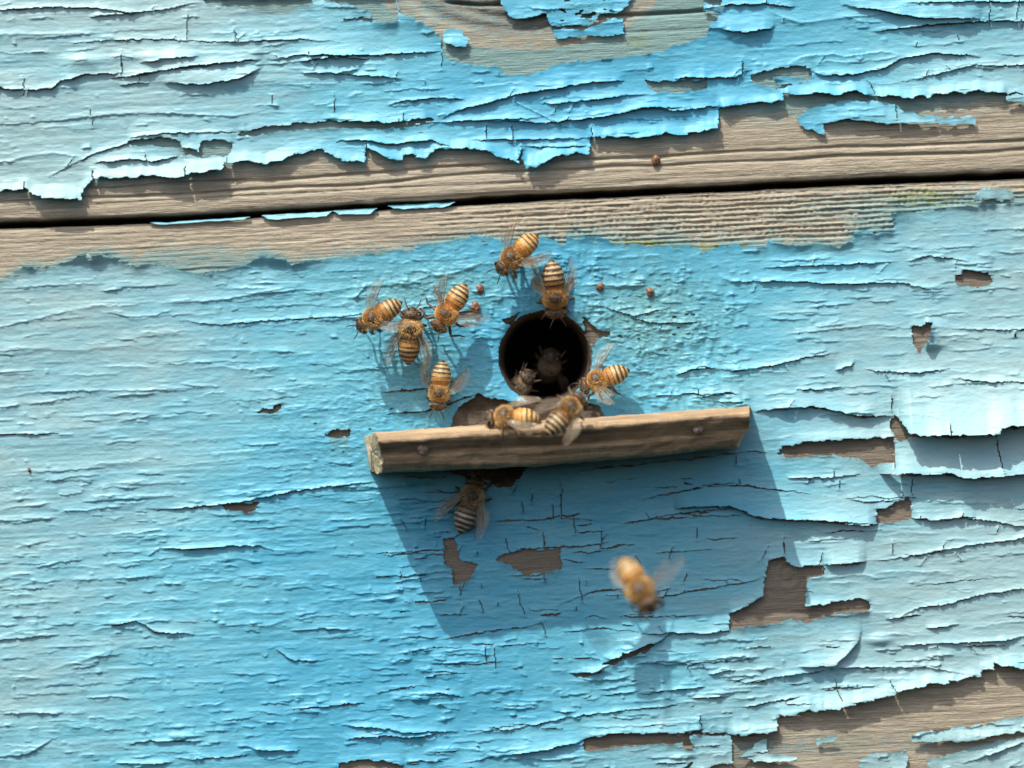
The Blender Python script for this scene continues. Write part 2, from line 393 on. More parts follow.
C([(250,748),(270,750),(300,751)], 5, 8); C([(260,704),(290,704)], 2, 5)
C([(245,626),(270,626),(292,618)], 1.6, 5, .8); C([(295,616),(320,612)], 1.6, 4)
C([(275,648),(290,660),(320,662)], 3, 6); C([(290,709),(330,706),(360,704)], 3, 6)
C([(340,704),(365,704)], 3, 5)
C([(290,631),(320,629),(350,629)], 3.5, 10, 0, 5, 0)
C([(390,715),(410,717)], 2, 5); C([(425,694),(440,693),(465,697)], 2.5, 6, 1)
C([(340,726),(375,727),(410,733),(460,731)], 3.4, 6, 0, 4); C([(345,740),(380,736),(410,738),(440,733)], 4.5, 7)
# shade under the ledge, traced
C([(376,553),(410,552),(444,549)], .9, 5); C([(435,512),(453,512),(466,502),(452,538),(475,525),(488,519)][0:3], 1, 4, 0, 4, 1.5)
C([(453,538),(475,526),(486,519)], 1, 4, 0, 4, 1.8)
C([(493,521),(521,520),(545,519),(560,515),(566,509)], .8, 4, 0, 4, 2)
C([(400,476),(440,478),(454,474)], .8, 4, 0, 4, 1.4)
C([(495,558),(530,549),(560,547),(590,545),(610,541)], 1, 4, 0, 4, 2)
C([(440,640),(500,629),(520,628),(545,622)], 1.4, 6, .4, 4, 1.2)
C([(560,548),(600,544),(700,538),(740,530)][0:0] or [(560,604),(595,591),(630,588),(660,583)], 1, 5, 0, 4, 1.2)
C([(640,632),(600,628),(560,632)][::-1][0:3], .8, 4, 0, 4, 1.0)
C([(623,523),(650,519),(690,517)], .8, 4, 0, 4, 1.2); C([(655,553),(700,550),(712,548)], .9, 4, 0, 4, 1.2)
C([(560,475),(600,468),(640,464),(690,459),(740,452),(768,452)], .9, 4, 0, 4, 1.5)
C([(640,500),(700,487),(735,485),(790,491),(812,494)], 1.1, 5, 0, 4, 1.3)
C([(625,524),(670,514),(735,508),(745,513),(760,519),(784,519),(830,522),(876,524)], 3.2, 10, .4, 5, 1.3)
C([(640,600),(700,590),(760,579)], 1.1, 4, 0, 4, 1.3); C([(640,617),(700,615),(766,598)][0:2], .8, 4, 0, 4, 1)
# right of the lower board, traced
C([(760,269),(800,266),(860,264),(900,262)], 3, 10, .6, 6); C([(905,262),(930,256),(970,262)], 2.4, 8)
C([(720,283),(770,281),(830,284),(900,283),(930,289),(950,288)], 3.6, 9, .4, 5, .9)
C([(715,368),(735,371),(770,366),(810,357),(840,352)], 3, 8, 1.6, 7); C([(690,372),(700,366),(720,370)], 2, 5)
C([(780,336),(820,331),(870,325),(900,326)], 1.6, 6, .8); C([(835,371),(850,366),(855,362)], 3, 5)
C([(862,369),(880,372),(915,373),(950,369)], 2.2, 6); C([(950,378),(980,382),(1040,382)], 2.2, 7)
C([(795,390),(820,390),(842,386)], 2.4, 6); C([(950,329),(1000,330),(1050,330)], 2.2, 7, 1, 6)
C([(754,412),(777,409),(811,407),(838,412),(859,417),(893,416)], 7.5, 16, 0, 5, 1.6)
C([(898,430),(906,435),(934,436),(964,436),(997,434),(998,428),(1024,426),(1120,420)], 26, 30, 0, 5, 2.2)
C([(880,474),(912,475),(950,474),(962,478),(967,479),(997,477),(1024,474),(1120,468)], 16, 22, 0, 5, 2.2)
C([(674,508),(730,506),(754,516),(783,520),(828,521),(865,526),(878,524)], 9, 16, 0, 5, 1.6)
C([(910,519),(940,520),(975,516)], 5, 10, 0, 5, 1.6); C([(955,518),(985,520),(1040,530)], 4, 9, 0, 5)
C([(786,478),(830,478),(860,474)], 3, 9, 0, 5); C([(848,500),(870,502),(900,500)], 2, 6)
C([(865,562),(906,557),(971,545),(1024,538),(1100,530)], 2.8, 10, 1.2, 6)
C([(824,564),(845,564),(866,562)], 7, 14, 0, 5, 1.4)
C([(895,619),(920,607),(950,604),(960,600),(980,595),(1040,586)], 3, 9, .8, 6)
C([(885,620),(920,614),(925,628),(960,620)][0:2], 2.6, 6); C([(925,629),(960,624)], 3, 8)
C([(895,646),(930,644),(1000,641),(1030,636)], 3.8, 9, .4, 5)
C([(640,634),(674,633),(700,634),(729,630),(735,625)], 4.5, 12, 0, 5, 1.2)
C([(571,674),(593,673),(613,663),(634,650),(654,643),(675,632)], 5, 9, 1, 6, 1.4)
C([(735,685),(777,677),(838,668),(865,667),(927,667),(971,675)], 3.6, 10, 2, 7, 1.0)
C([(708,675),(725,671),(735,670)], 3, 5); C([(674,690),(705,687)], 2, 5); C([(690,698),(730,697)], 2.4, 5)
C([(740,708),(780,700),(800,697)], 2, 6); C([(674,665),(740,660),(760,656)], 1.4, 5, .6)
C([(800,668),(835,665),(858,643),(862,630)], 7, 14, 0, 6, 0)
C([(511,755),(545,750),(579,742),(586,738)], 5, 12, 0, 5, 1.4)
C([(460,731),(510,730),(570,717),(640,709),(690,703)], 2.4, 9, 1, 6, 1.0)
C([(640,694),(690,688)], 2, 6); C([(600,696),(640,691)], 1.4, 5)
C([(460,763),(500,756),(540,750)], 2, 8, .8, 6)
C([(855,757),(900,742),(960,738)][0:0] or [(960,765),(1000,751),(1024,742),(1100,730)], 3, 8, 1, 6)
# near the entrance, traced
C([(477,289),(475,296),(520,296),(560,294)][1:], .8, 5, 2.6, 4); C([(575,286),(600,284),(615,286),(650,284)], 1.6, 5, 2.2, 4)
C([(379,282),(410,283),(430,275),(450,274),(480,264),(500,263)], 1.4, 5, 1.8, 4)
C([(595,305),(635,317),(650,312),(670,308)], 2.4, 6, 1.5, 5); C([(630,318),(660,324),(700,322)], 2.4, 6)
C([(675,376),(690,370),(715,368)], 4, 7, 1.4, 5); C([(655,396),(690,394),(725,395)], 3, 6, .6, 4, 1.2)
C([(690,399),(725,392),(740,395)], 3, 5, 0, 4, 1.2); C([(715,402),(745,402)], 2.6, 5)
C([(352,286),(345,300),(370,296)][0:0] or [(352,300),(358,296),(368,284)], 3, 10, 0, 5, 0)
C([(380,393),(410,390),(430,388)], 3, 6, 0, 4, 1.5); C([(385,415),(430,410),(470,396),(478,393)], 3, 6, 0, 4, 2)
# many small random cracks along the grain
rnd = random.Random(7)
def rc(n, u0, u1, v0, v1, l0, l1, h0, h1, flip=.35):
    for _ in range(n):
        u = rnd.uniform(u0, u1); v = rnd.uniform(v0, v1); l = rnd.uniform(l0, l1) * rnd.uniform(.5, 1)
        k = max(2, int(l / 9)); pts = []; y = v
        for i in range(k + 1):
            pts.append((u + l * i / k, y)); y += -.052 * l / k + rnd.gauss(0, .9)
        h = rnd.uniform(h0, h1)
        h *= .6
        if rnd.random() < flip: C(pts, h * .4, 6, h, rnd.uniform(3, 6), .7 if rnd.random() < .15 else 0)
        else: C(pts, h, rnd.uniform(4, 9), h * .2, 4, .8 if rnd.random() < .3 else 0)
rc(60, -30, 1040, 0, 150, 25, 110, .6, 2.2); rc(70, -30, 1040, 0, 150, 6, 20, 1.0, 3.0)
rc(60, -30, 300, 270, 500, 18, 80, .5, 1.6, .5)
rc(120, -30, 420, 500, 775, 12, 60, .9, 2.6)
rc(55, 230, 480, 270, 520, 12, 60, .8, 2.2)
rc(120, 570, 745, 250, 412, 6, 34, .8, 2.6, .45)
rc(70, 380, 600, 250, 320, 8, 36, .7, 2.0, .5)
rc(60, 370, 500, 320, 430, 8, 30, .7, 2.0, .5)
rc(40, 740, 1030, 230, 420, 16, 80, .6, 2.0)
rc(260, 575, 740, 270, 412, 4, 16, 1.0, 2.6, .4); rc(110, 350, 500, 270, 430, 4, 15, 1.4, 3.0, .5); rc(90, 500, 600, 250, 312, 4, 14, 1.2, 2.4, .5)
rc(190, -30, 440, 480, 775, 4, 18, 1.2, 3.0, .3); rc(110, 440, 1030, 640, 775, 4, 18, 1.2, 3.0, .3); rc(60, 200, 380, 270, 480, 4, 16, 1.2, 2.6, .4)
rc(230, -30, 440, 480, 775, 14, 70, 1.8, 3.4, .35); rc(110, -30, 380, 275, 500, 16, 80, 1.5, 2.8, .45); rc(110, 420, 1030, 640, 775, 14, 70, 1.8, 3.2, .35); rc(60, 760, 1030, 230, 420, 14, 80, 1.5, 2.6, .4); rc(60, -30, 1040, 0, 150, 20, 90, 1.5, 2.8, .4)
rc(60, 780, 1030, 480, 690, 20, 90, .7, 2.4)
rc(70, 400, 760, 640, 770, 14, 70, .8, 2.4)
rc(18, 400, 780, 490, 640, 20, 80, .4, .9, 0)
rc(130, -420, -30, -60, 1000, 20, 110, 1, 4); rc(130, 1040, 1440, -60, 1000, 20, 110, 1, 4); rc(120, -30, 1040, 780, 1050, 20, 110, 1, 3); rc(70, -30, 1040, -250, 0, 20, 110, 1, 4)
for _ in range(46):     # fine crazing in the sheltered paint under the ledge
    u = rnd.uniform(385, 720); v = rnd.uniform(478, 632); l = rnd.uniform(8, 46); k = max(2, int(l / 7)); y = v; pts = []
    for i in range(k + 1): pts.append((u + l * i / k, y)); y += -.052 * l / k + rnd.gauss(0, 1.2)
    C(pts, .9, 3, 0, 3, rnd.uniform(.7, 1.5))
# short cracks across the grain
VC = [(24,86,10,0),(122,64,14,.0),(187,26,16,0),(235,36,9,0),(272,100,6,0),(93,175,8,0),(334,105,13,0),(25,188,8,0),(186,172,12,0),(227,163,8,0),
  (442,58,14,0),(499,72,5,0),(486,132,9,0),(512,134,10,0),(540,115,18,2),(521,155,12,0),(591,132,8,0),(366,150,9,0),(403,121,9,0),(742,68,11,0),(871,88,12,.6),(895,110,11,0),(988,17,10,0),(1016,8,12,0),(934,120,6,0),
  (947,430,8,0),(891,402,10,0),(998,452,22,.2),(893,455,20,0),(911,486,12,0),(838,484,7,0),(892,547,8,0),(838,691,16,.3),(893,688,10,.5),(784,545,9,0),(764,553,8,-.5),(820,558,7,-.3),(700,722,8,0),
  (521,604,14,.35),(522,506,8,.1),(531,498,7,0),(561,500,22,0),(552,509,8,0),(507,545,9,.2),(544,540,12,.1),(574,525,10,.1),(580,590,14,.2),(543,576,8,.2),(601,538,13,0),(660,452,6,0),(485,655,9,0),(495,660,13,.1),(460,590,10,0),(453,575,12,0),(543,628,9,.4),(736,459,7,0)]
for cr_ in list(CRACKS):      # short branches running off the longer cracks
    p_ = sorted(cr_[0])
    if p_[-1][0] - p_[0][0] > 60 and cr_[5] > 0 and (p_[0][1] < 200 or p_[0][0] > 600):
        for _ in range(rnd.choice((0, 1, 1, 2))):
            x = rnd.uniform(p_[0][0] + 8, p_[-1][0] - 8); l = rnd.uniform(2, 6)
            VC.append((x, float(np.interp(x, [a[0] for a in p_], [a[1] for a in p_])) + rnd.choice((-1, 1)) * l, l, rnd.uniform(-.9, .9)))
for _ in range(26): VC.append((rnd.uniform(400, 700), rnd.uniform(480, 620), rnd.uniform(2, 9), rnd.uniform(-.6, .6)))

H = np.zeros(U.shape, np.float32); cutq = np.zeros(U.shape, bool)
def apply_crack(pts, h, L, hb, Lb, slit, j, seed):
    pts = sorted(pts); pu = [p[0] for p in pts]; pv = [p[1] for p in pts]
    c0, c1 = np.searchsorted(cu, pu[0]), np.searchsorted(cu, pu[-1])
    if c1 - c0 < 3: return
    x = cu[c0:c1]; c = np.interp(x, pu, pv) + j * fbm(x / 6.0, np.full(x.shape, seed * 3.7), 31, 4) * 1.3
    if pv[0] > 260 and pu[-1] < 420: h *= .72; hb *= .8
    t = (x - pu[0]) / (pu[-1] - pu[0]); env = np.clip(np.minimum(t, 1 - t) * (5 if h < 9 else 20), 0, 1) ** .7
    env = env * (1 + (.45 if h < 7 else .22) * fbm(x / (18.0 if h < 7 else 30), np.full(x.shape, seed * 1.9), 35, 2))
    lo = c.min() - 5 * max(L, 2); hi = c.max() + 5 * max(Lb, 2)
    g = gap(x); r0 = np.searchsorted(rs, (lo - g).min()); r1 = np.searchsorted(rs, (hi - g).max())
    if r1 - r0 < 2: return
    d = V[r0:r1, c0:c1] - c[None, :]
    cs = np.interp(x, pu, pv); k_ = 21
    if len(cs) > k_: cs = np.convolve(np.pad(cs, k_ // 2, mode='edge'), np.ones(k_) / k_, 'valid')
    ds = np.clip(cs[None, :] - V[r0:r1, c0:c1], 0, 999)
    lip = .6 * sm(7, 2.5, h)
    a = np.where(d < 0, h * env * ((1 - lip) * np.exp(-(ds / L) ** 1.15) + lip * np.exp(-ds / 2.0)), hb * env * (.5 * np.exp(-np.abs(d) / Lb) + .5 * np.exp(-np.abs(d) / 1.6)))
    if slit > 0 and h >= (2.0 if pv[0] < 470 or pu[0] < 370 else .6):
        wv_ = np.clip(.75 + 1.3 * fbm(x / 11.0, np.full(x.shape, seed * 5.1), 37, 3), 0, 1.7)[None, :]
        cut = np.abs(d + .2) < (slit * .5 * wv_ + .12) * np.clip(env * 1.3, 0, 1.2); cutq[r0:r1, c0:c1] |= cut & (wv_ > .15)
    H[r0:r1, c0:c1] += a
for i, cr in enumerate(CRACKS): apply_crack(*cr, seed=i)
for i, (x, y, l, sl) in enumerate(VC):
    c0, c1 = np.searchsorted(cu, x - l - 8), np.searchsorted(cu, x + l + 8)
    g = gap(x); r0, r1 = np.searchsorted(rs, y - l - 2 - g), np.searchsorted(rs, y + l + 2 - g)
    uu = U[r0:r1, c0:c1]; vv = V[r0:r1, c0:c1]
    if uu.size == 0: continue
    cx = x + sl * (vv - y) + 1.6 * fbm(vv / 5, np.full(vv.shape, i * 2.3), 41, 3)
    wv = (.66 if l > 6 else .5) * np.clip(1.6 * (1 - np.abs(vv - y) / l), 0, 1)
    cutq[r0:r1, c0:c1] |= np.abs(uu - cx) < wv
    H[r0:r1, c0:c1] += .9 * np.exp(-np.abs(uu - cx) / 2.5) * (np.abs(vv - y) < l)

# height of free edges: distance up and down each column to bare wood
def scan(mask, down):
    d = np.full(mask.shape, 999., np.float32); cur = np.full(mask.shape[1], 999., np.float32)
    rng = range(mask.shape[0] - 1, -1, -1) if down else range(mask.shape[0])
    prev = None
    for r in rng:
        if prev is not None: cur = cur + abs(rs[prev] - rs[r])
        cur = np.where(mask[r], cur, 0); d[r] = cur; prev = r
    return d
# only real bare patches lift their edges, not the thin slits
thick = ~paint
for _ in range(2):
    t2 = thick.copy(); t2[1:] &= thick[:-1]; t2[:-1] &= thick[1:]; thick = t2
for _ in range(2):
    t2 = thick.copy(); t2[1:] |= thick[:-1]; t2[:-1] |= thick[1:]; thick = t2
dn = scan(~thick, True); up = scan(~thick, False)
def G(u, v, ru, rv): return np.exp(-((U - u) / ru) ** 2 - ((V - v) / rv) ** 2)
An = 2.2 + 2.0 * fbm(U / 40, VG / 90, 61, 3)
An = An + 5.5 * sm(18, 0, np.abs(V - np.interp(U, [p[0] for p in UPPER], [p[1] for p in UPPER]))) * (.75 + .6 * fbm(U / 34, VG * 0 + 3, 65, 3))
for a in [(62,196,30,14,7),(210,172,25,12,5),(545,160,30,16,5),(384,158,14,12,4),(457,44,14,10,4),(870,112,70,14,5.5),(650,137,50,10,3),
          (838,706,70,16,7.5),(930,688,60,14,7.5),(1015,668,30,14,8),(740,732,50,12,6),(960,735,60,10,5),(835,438,50,10,4),(888,520,14,8,4),(620,731,50,8,2),(800,608,60,8,3),(790,570,30,10,2),(560,60,80,20,-2.5),(520,560,70,30,-2.5),(500,470,60,20,-2)]:
    An = An + a[4] * G(*a[:4])
An = np.clip(An, 0.4, 14)
Au = 1.2 + 1.2 * fbm(U / 24, VG / 60, 71, 3)
for a in [(95,256,26,12,8),(28,266,10,12,5),(140,263,12,12,3),(268,258,24,12,7),(215,272,30,8,2),(300,262,18,8,3),(900,214,16,14,3),(800,245,50,8,2.5),(860,238,30,10,4),(930,225,90,10,3),(588,238,22,8,2),(925,330,18,12,4),(980,200,30,12,5),(858,610,30,10,3),(400,25,30,10,4),(760,626,40,10,1.5),(720,750,60,20,2)]:
    Au = Au + a[4] * G(*a[:4])
Au = np.clip(Au, 0, 12)
Ld = 6 + .9 * An; Lu = 3 + 1.0 * Au
HE = An * np.exp(-(dn / Ld) ** 1.2) * (dn < 90) + Au * np.exp(-up / Lu) * (up < 90)
pw = thick * -1.0 + 1.0; ker = np.array([1, 2, 3, 4, 3, 2, 1.]); num = 0; den = 1e-6
for i_, w_ in enumerate(ker): num = num + w_ * np.roll(HE * pw, i_ - 3, 1); den = den + w_ * np.roll(pw, i_ - 3, 1)
H += num / den
# curled flap beside the torn chip, hollow lifts and blisters
H += 10 * np.exp(-np.clip(U - 929, 0, 99) / 8.0) * (U > 926) * sm(316, 330, V) * sm(353, 344, V) * (1 + .3 * fbm(U / 8, V / 5, 241, 3))
for a in [(60,262,14,10,1),(85,62,22,8,4),(160,58,40,8,3),(735,28,30,10,3),(960,8,60,12,4),(200,78,60,10,3),(880,640,12,5,4)]:
    H += a[4] * G(*a[:4])
# grain and waviness carried through the paint
H += (.22 + .28 * sm(.2, -.5, fbm(U / 200, V / 120, 83, 2) + (U - 350) / 500)) * fbm(U / 130, VG / 5.0, 81, 4) + .9 * fbm(U / 80, VG / 44, 91, 2) + .22 * fbm(U / 8, VG / 3, 95, 3)
crz = np.clip(near + .5 * G(430,300,80,50) + .25 * G(430,340,70,60) + .25 * G(500,270,90,24) + .2, 0, 1.2)
H += crz * .9 * np.clip(fbm(U / 9, VG / 3.4, 101, 3) - .12, 0, 1) * 1.8 + crz * .55 * fbm(U / 3.2, VG / 1.8, 103, 3)
tx = fbm(U / 26, VG / 5, 105, 3); H += .6 * np.clip(tx - .35, 0, 1) * 2
for _ in range(300):
    x = rnd.uniform(-30, 480) if rnd.random() < .7 else rnd.uniform(480, 1050); y = rnd.uniform(270, 770) if rnd.random() < .85 else rnd.uniform(0, 150)
    if 400 < x < 780 and 470 < y < 640: continue
    r = rnd.uniform(.8, 1.9); hh = rnd.uniform(.3, 1.1)
    c0, c1 = np.searchsorted(cu, x - 10), np.searchsorted(cu, x + 10); g = gap(x)
    r0, r1 = np.searchsorted(rs, y - 8 - g), np.searchsorted(rs, y + 8 - g)
    H[r0:r1, c0:c1] += hh * np.exp(-((U[r0:r1, c0:c1] - x) / (r * 1.3)) ** 2 - ((V[r0:r1, c0:c1] - y) / r) ** 2)
H = np.maximum(H, -.6) + 1.0
# the boards themselves are not perfectly flat, and the upper one stands a little proud
PROUD = 6.0
rel = R
baseh = np.where(rel < 0, PROUD, 0.0) + 2.0 * fbm(U / 300, VG / 160, 111, 2)
edge = np.where(rel < 0, -rel - 3, rel - 4)
rnd_e = 3.0 * np.exp(-np.clip(edge, 0, 99) / 2.5)
H = H + baseh
hole_u, hole_v, hole_r = 545.0, 357.0, 45.5
rh = np.hypot(U - hole_u, V - hole_v); an = np.arctan2(V - hole_v, U - hole_u)
rr = hole_r + 1.0 + 1.6 * fbm(np.cos(an) * 4 + 9, np.sin(an) * 4 + 9, 121, 3)
paint &= rh > rr
H = H - 2.2 * np.exp(-np.clip(rh - hole_r, 0, 99) / 3.0)

q = (paint[:-1, :-1].astype(int) + paint[1:, :-1] + paint[1:, 1:] + paint[:-1, 1:]) >= 3
hs = np.stack([H[:-1, :-1], H[1:, :-1], H[1:, 1:], H[:-1, 1:]]); q &= (hs.max(0) - hs.min(0)) < 3.4 * np.minimum(3, np.diff(rs)[:, None] / .82)
nb = (~q).astype(np.int8); cnt = np.zeros(q.shape, np.int8)
for a_ in (-2, -1, 0, 1, 2):
    for b_ in (-1, 0, 1): cnt += np.roll(np.roll(nb, b_, 0), a_, 1)
q |= cnt <= 4          # no pinholes one grid cell wide
q &= ~cutq[:-1, :-1]
Rc = .5 * (R[:-1, :-1] + R[1:, 1:])

palef = 1.0 - 1.05 * np.exp(-((U + .42 * (V - 380) - 510) / 300) ** 2) + .30 * fbm(U / 190, V / 70, 131, 4, .6)  # saturated blue in a slanting middle band, paler towards both sides
palef = np.clip(palef, -.15, 1.1)
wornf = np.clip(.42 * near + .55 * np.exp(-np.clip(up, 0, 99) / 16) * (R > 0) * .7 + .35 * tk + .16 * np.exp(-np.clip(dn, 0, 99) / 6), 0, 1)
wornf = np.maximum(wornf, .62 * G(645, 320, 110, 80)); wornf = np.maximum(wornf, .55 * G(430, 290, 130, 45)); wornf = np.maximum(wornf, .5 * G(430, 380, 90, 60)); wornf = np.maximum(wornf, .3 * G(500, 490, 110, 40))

def tag(o, label=None, cat=None, group=None, kind=None):
    if label: o['label'] = label
    if cat: o['category'] = cat
    if group: o['group'] = group
    if kind: o['kind'] = kind
    return o
def empty(name, loc):
    o = bpy.data.objects.new(name, None); COL.objects.link(o); o.location = loc
    o.empty_display_size = .005; return o

wall = tag(empty('beehive_wall', (0, 0, 0)), 'wooden beehive front of two boards under peeling blue paint', 'wall', kind='thing')

# bare boards
cu2 = seq(-420, -50, 1074, 1440, 1.9); ru2 = seq(-520, -262, -4, -4, .95); ru2 = ru2[ru2 <= -3.0]; ru2 = np.append(ru2, [-3.0])
rl2 = seq(4.5, 4.5, 660, 900, .95); rl2 = rl2[rl2 >= 4.5]
def board(rows, upper):
    u, r = np.meshgrid(cu2, rows); wob = 1.0 * fbm(u / 22, u * 0 + (3 if upper else 9), 141, 4)
    v = r + gap(u); vg = v + .052 * u
    e = (-rows.max() + 0) if upper else rows.min()
    k = np.exp(-np.abs(r - (rows.max() if upper else rows.min())) / 3.0)
    v = v + wob * k
    h = (PROUD if upper else 0) + 2.0 * fbm(u / 300, vg / 160, 111, 2) - .9 - 3.2 * k ** 1.4
    h += .5 * fbm(u / 150, vg / 2.4, 151, 4) + .5 * fbm(u / 12, vg / 2.4, 155, 4, .6)
    h -= 1.5 * np.clip(fbm(u / 220, vg / 5.5, 161, 3) - .35, 0, 1) * 2
    def g2(a, b, ra, rb): return np.exp(-((u - a) / ra) ** 2 - ((v - b) / rb) ** 2)
    if upper:   # the knot hollow
        h -= 5 * sm(1.15, .7, np.hypot((u - 520) / 112, (v + 12) / 44)); h += 1.2 * np.sin(np.hypot((u - 520) / 3.2, (v + 12) / 1.25) ** .9) * sm(1.2, .9, np.hypot((u - 520) / 112, (v + 12) / 44)) * .8
        for gy in (24, 34): h -= 2.2 * np.exp(-((r + gy + 3 * fbm(u / 90, u * 0 + gy, 165, 2)) / 1.6) ** 2)
        h -= 7 * np.exp(-((v - np.interp(u, [440, 480, 560, 620], [2, 5, 3, 0])) / 1.6) ** 2) * sm(440, 455, u) * sm(625, 600, u)
        h -= 6 * np.exp(-((v - np.interp(u, [600, 640, 680, 720], [17, 15, 13, 10])) / 1.6) ** 2) * sm(600, 615, u) * sm(720, 700, u)
    else:       # saw marks left across the face near its top edge
        sw = sm(360, 620, u) * sm(1100, 900, u) * sm(75, 45, r) + .35 * sm(70, 40, r)
        h += sw * (.55 * np.sin(r * 2 * np.pi / 5.0 + 2.2 * fbm(u / 60, r / 14, 171, 3)) + .9 * np.sin(u * 2 * np.pi / 6.3 + 7 * fbm(u / 40, r / 9, 175, 3)) * np.clip(fbm(u / 9, r / 2.6, 177, 3) + .25, 0, 1) + .9 * fbm(u / 12, r / 1.6, 179, 3))
        h -= 9 * g2(786, 577, 9, 16) * 0 + 2 * np.clip(1 - np.hypot((u - 786) / 14, (v - 573) / 20), 0, 1)
        h += .8 * np.sin(np.hypot((u - 788) / 2.0, (v - 575) / 2.8) * 1.6) * g2(788, 575, 14, 20)
        h -= 8 * np.clip(1 - np.hypot((u - 506) / 17, (v - 470) / 16), 0, 1) ** .5
    h = np.maximum(h, -12)
    st = np.zeros(u.shape); gr = np.zeros(u.shape); ms = np.zeros(u.shape)
    if upper:
        ed = np.interp(u, [p[0] for p in UPPER], [p[1] for p in UPPER])
        st = .75 * np.exp(-np.clip(v - ed, 0, 99) / 9) + .55 * g2(850, 100, 120, 30) + .45 * g2(300, 10, 90, 16) + .5 * g2(670, 35, 60, 26) + .2 * g2(520, 60, 50, 14) + .35 * g2(420, 20, 20, 20)
        rk = np.hypot((u - 520) / 112, (v + 12) / 50); st = st * np.where((rk > .98) & (rk < 1.25), .4, np.where(rk <= .98, .45, 1)); gr = 1.0 * sm(1.02, .88, rk) * (.75 + .5 * fbm(u / 40, vg / 4, 231, 3)) + .5 * g2(690, 86, 80, 8) + .25
        ms = .5 * g2(530, 42, 90, 8) + .5 * g2(640, 35, 30, 30) + .2 * g2(600, 80, 60, 20)
    else:
        ed = np.interp(u, [p[0] for p in LOWER], [p[1] for p in LOWER])
        st = .7 * np.exp(-np.clip(ed - v, 0, 99) / 9) * (v < ed + 20) + .5 * g2(900, 208, 140, 22) + .25 * g2(650, 225, 90, 20) + .45 * g2(200, 255, 60, 14)
        st = st + .3 * g2(900, 745, 160, 18) + .3 * g2(760, 750, 60, 14)
        gr = np.where(v > ed, .8, .22) - .5 * sm(650, 690, v) * sm(760, 800, u)
        ms = .75 * g2(640, 243, 60, 6) + .75 * g2(730, 248, 40, 7) + .6 * g2(930, 195, 60, 16) + .5 * g2(850, 743, 60, 8) + .4 * g2(800, 205, 100, 20)
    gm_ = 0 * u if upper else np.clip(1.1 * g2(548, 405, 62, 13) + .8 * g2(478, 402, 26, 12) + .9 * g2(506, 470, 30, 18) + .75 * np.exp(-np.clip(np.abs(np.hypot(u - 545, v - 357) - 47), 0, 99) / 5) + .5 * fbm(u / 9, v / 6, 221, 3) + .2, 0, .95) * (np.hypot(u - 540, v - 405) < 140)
    st = st + .12
    keep = np.ones((u.shape[0] - 1, u.shape[1] - 1), bool)
    if not upper:
        rho = np.hypot(u - hole_u, v - hole_v); near_ = (rho > hole_r - 2.2) & (rho < hole_r + .9)
        f = np.where(near_, hole_r / np.maximum(rho, 1), 1); u = hole_u + (u - hole_u) * f; v = hole_v + (v - hole_v) * f
        rho = np.hypot(u - hole_u, v - hole_v); ins = rho < hole_r - .05
        keep = ~(ins[:-1, :-1] | ins[1:, :-1] | ins[1:, 1:] | ins[:-1, 1:])
        h = h - 1.6 * np.exp(-np.clip(rho - hole_r, 0, 99) / 3)
    # the edge turns back into the board's thickness
    def ext(a, val=None, dv=0):
        row = (a[-1:] if upper else a[:1]) if val is None else np.full((1, a.shape[1]), val)
        return np.vstack([a, row + dv]) if upper else np.vstack([row + dv, a])
    dd = 1 if upper else -1
    u = ext(u); v = ext(v, None, 0); h = ext(h, -85.0); st = ext(st); gr = ext(gr); ms = ext(ms); gm_ = ext(gm_)
    kk = np.ones((1, keep.shape[1]), bool); keep = np.vstack([keep, kk]) if upper else np.vstack([kk, keep])
    X = (u - 512) * S; Z = (384 - v) * S; Y = -h * S
    o = mesh_grid('board', X, Y, Z, keep, M_WOOD, {'stain': st, 'grey': gr, 'moss': ms, 'grime': gm_}, wall)
    return o
upper_board = board(ru2, True); lower_board = board(rl2, False)
upper_board['label'] = 'upper board, bare along its lower edge and round a knot'
lower_board['label'] = 'lower board with the round entrance hole and saw marks along its top'
X = (U - 512) * S; Y = -H * S; Z = (384 - V) * S
A = {'paleness': palef, 'worn': wornf}
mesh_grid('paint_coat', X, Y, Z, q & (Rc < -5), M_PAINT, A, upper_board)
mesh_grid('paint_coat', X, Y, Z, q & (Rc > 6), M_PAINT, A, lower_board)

# slivers of paint still clinging in the gap
for (a, b, dv, t) in ((262, 332, 2.5, 5.0), (333, 377, 2.0, 4.6), (388, 455, .5, 4.0), (150, 250, 3.2, 2.0)):
    us = np.linspace(a, b, 60); vs = np.linspace(0, 1, 8); uu, tt = np.meshgrid(us, vs)
    tp = t * np.clip(np.minimum(uu - a, b - uu) / 6, .25, 1) * (1 + .3 * fbm(uu / 9, uu * 0 + a, 181, 3))
    vv = gap(uu) + dv + tt * tp + .6 * fbm(uu / 12, tt * 0 + a, 185, 3)
    hh = -1.0 + 2.8 * tt + 1.0 * fbm(uu / 14, tt * 2, 187, 3)
    mesh_grid('paint_flake', (uu - 512) * S, -hh * S, (384 - vv) * S, np.ones((7, 59), bool), M_PAINT,
              {'paleness': uu * 0 + .55, 'worn': uu * 0 + .15}, lower_board)

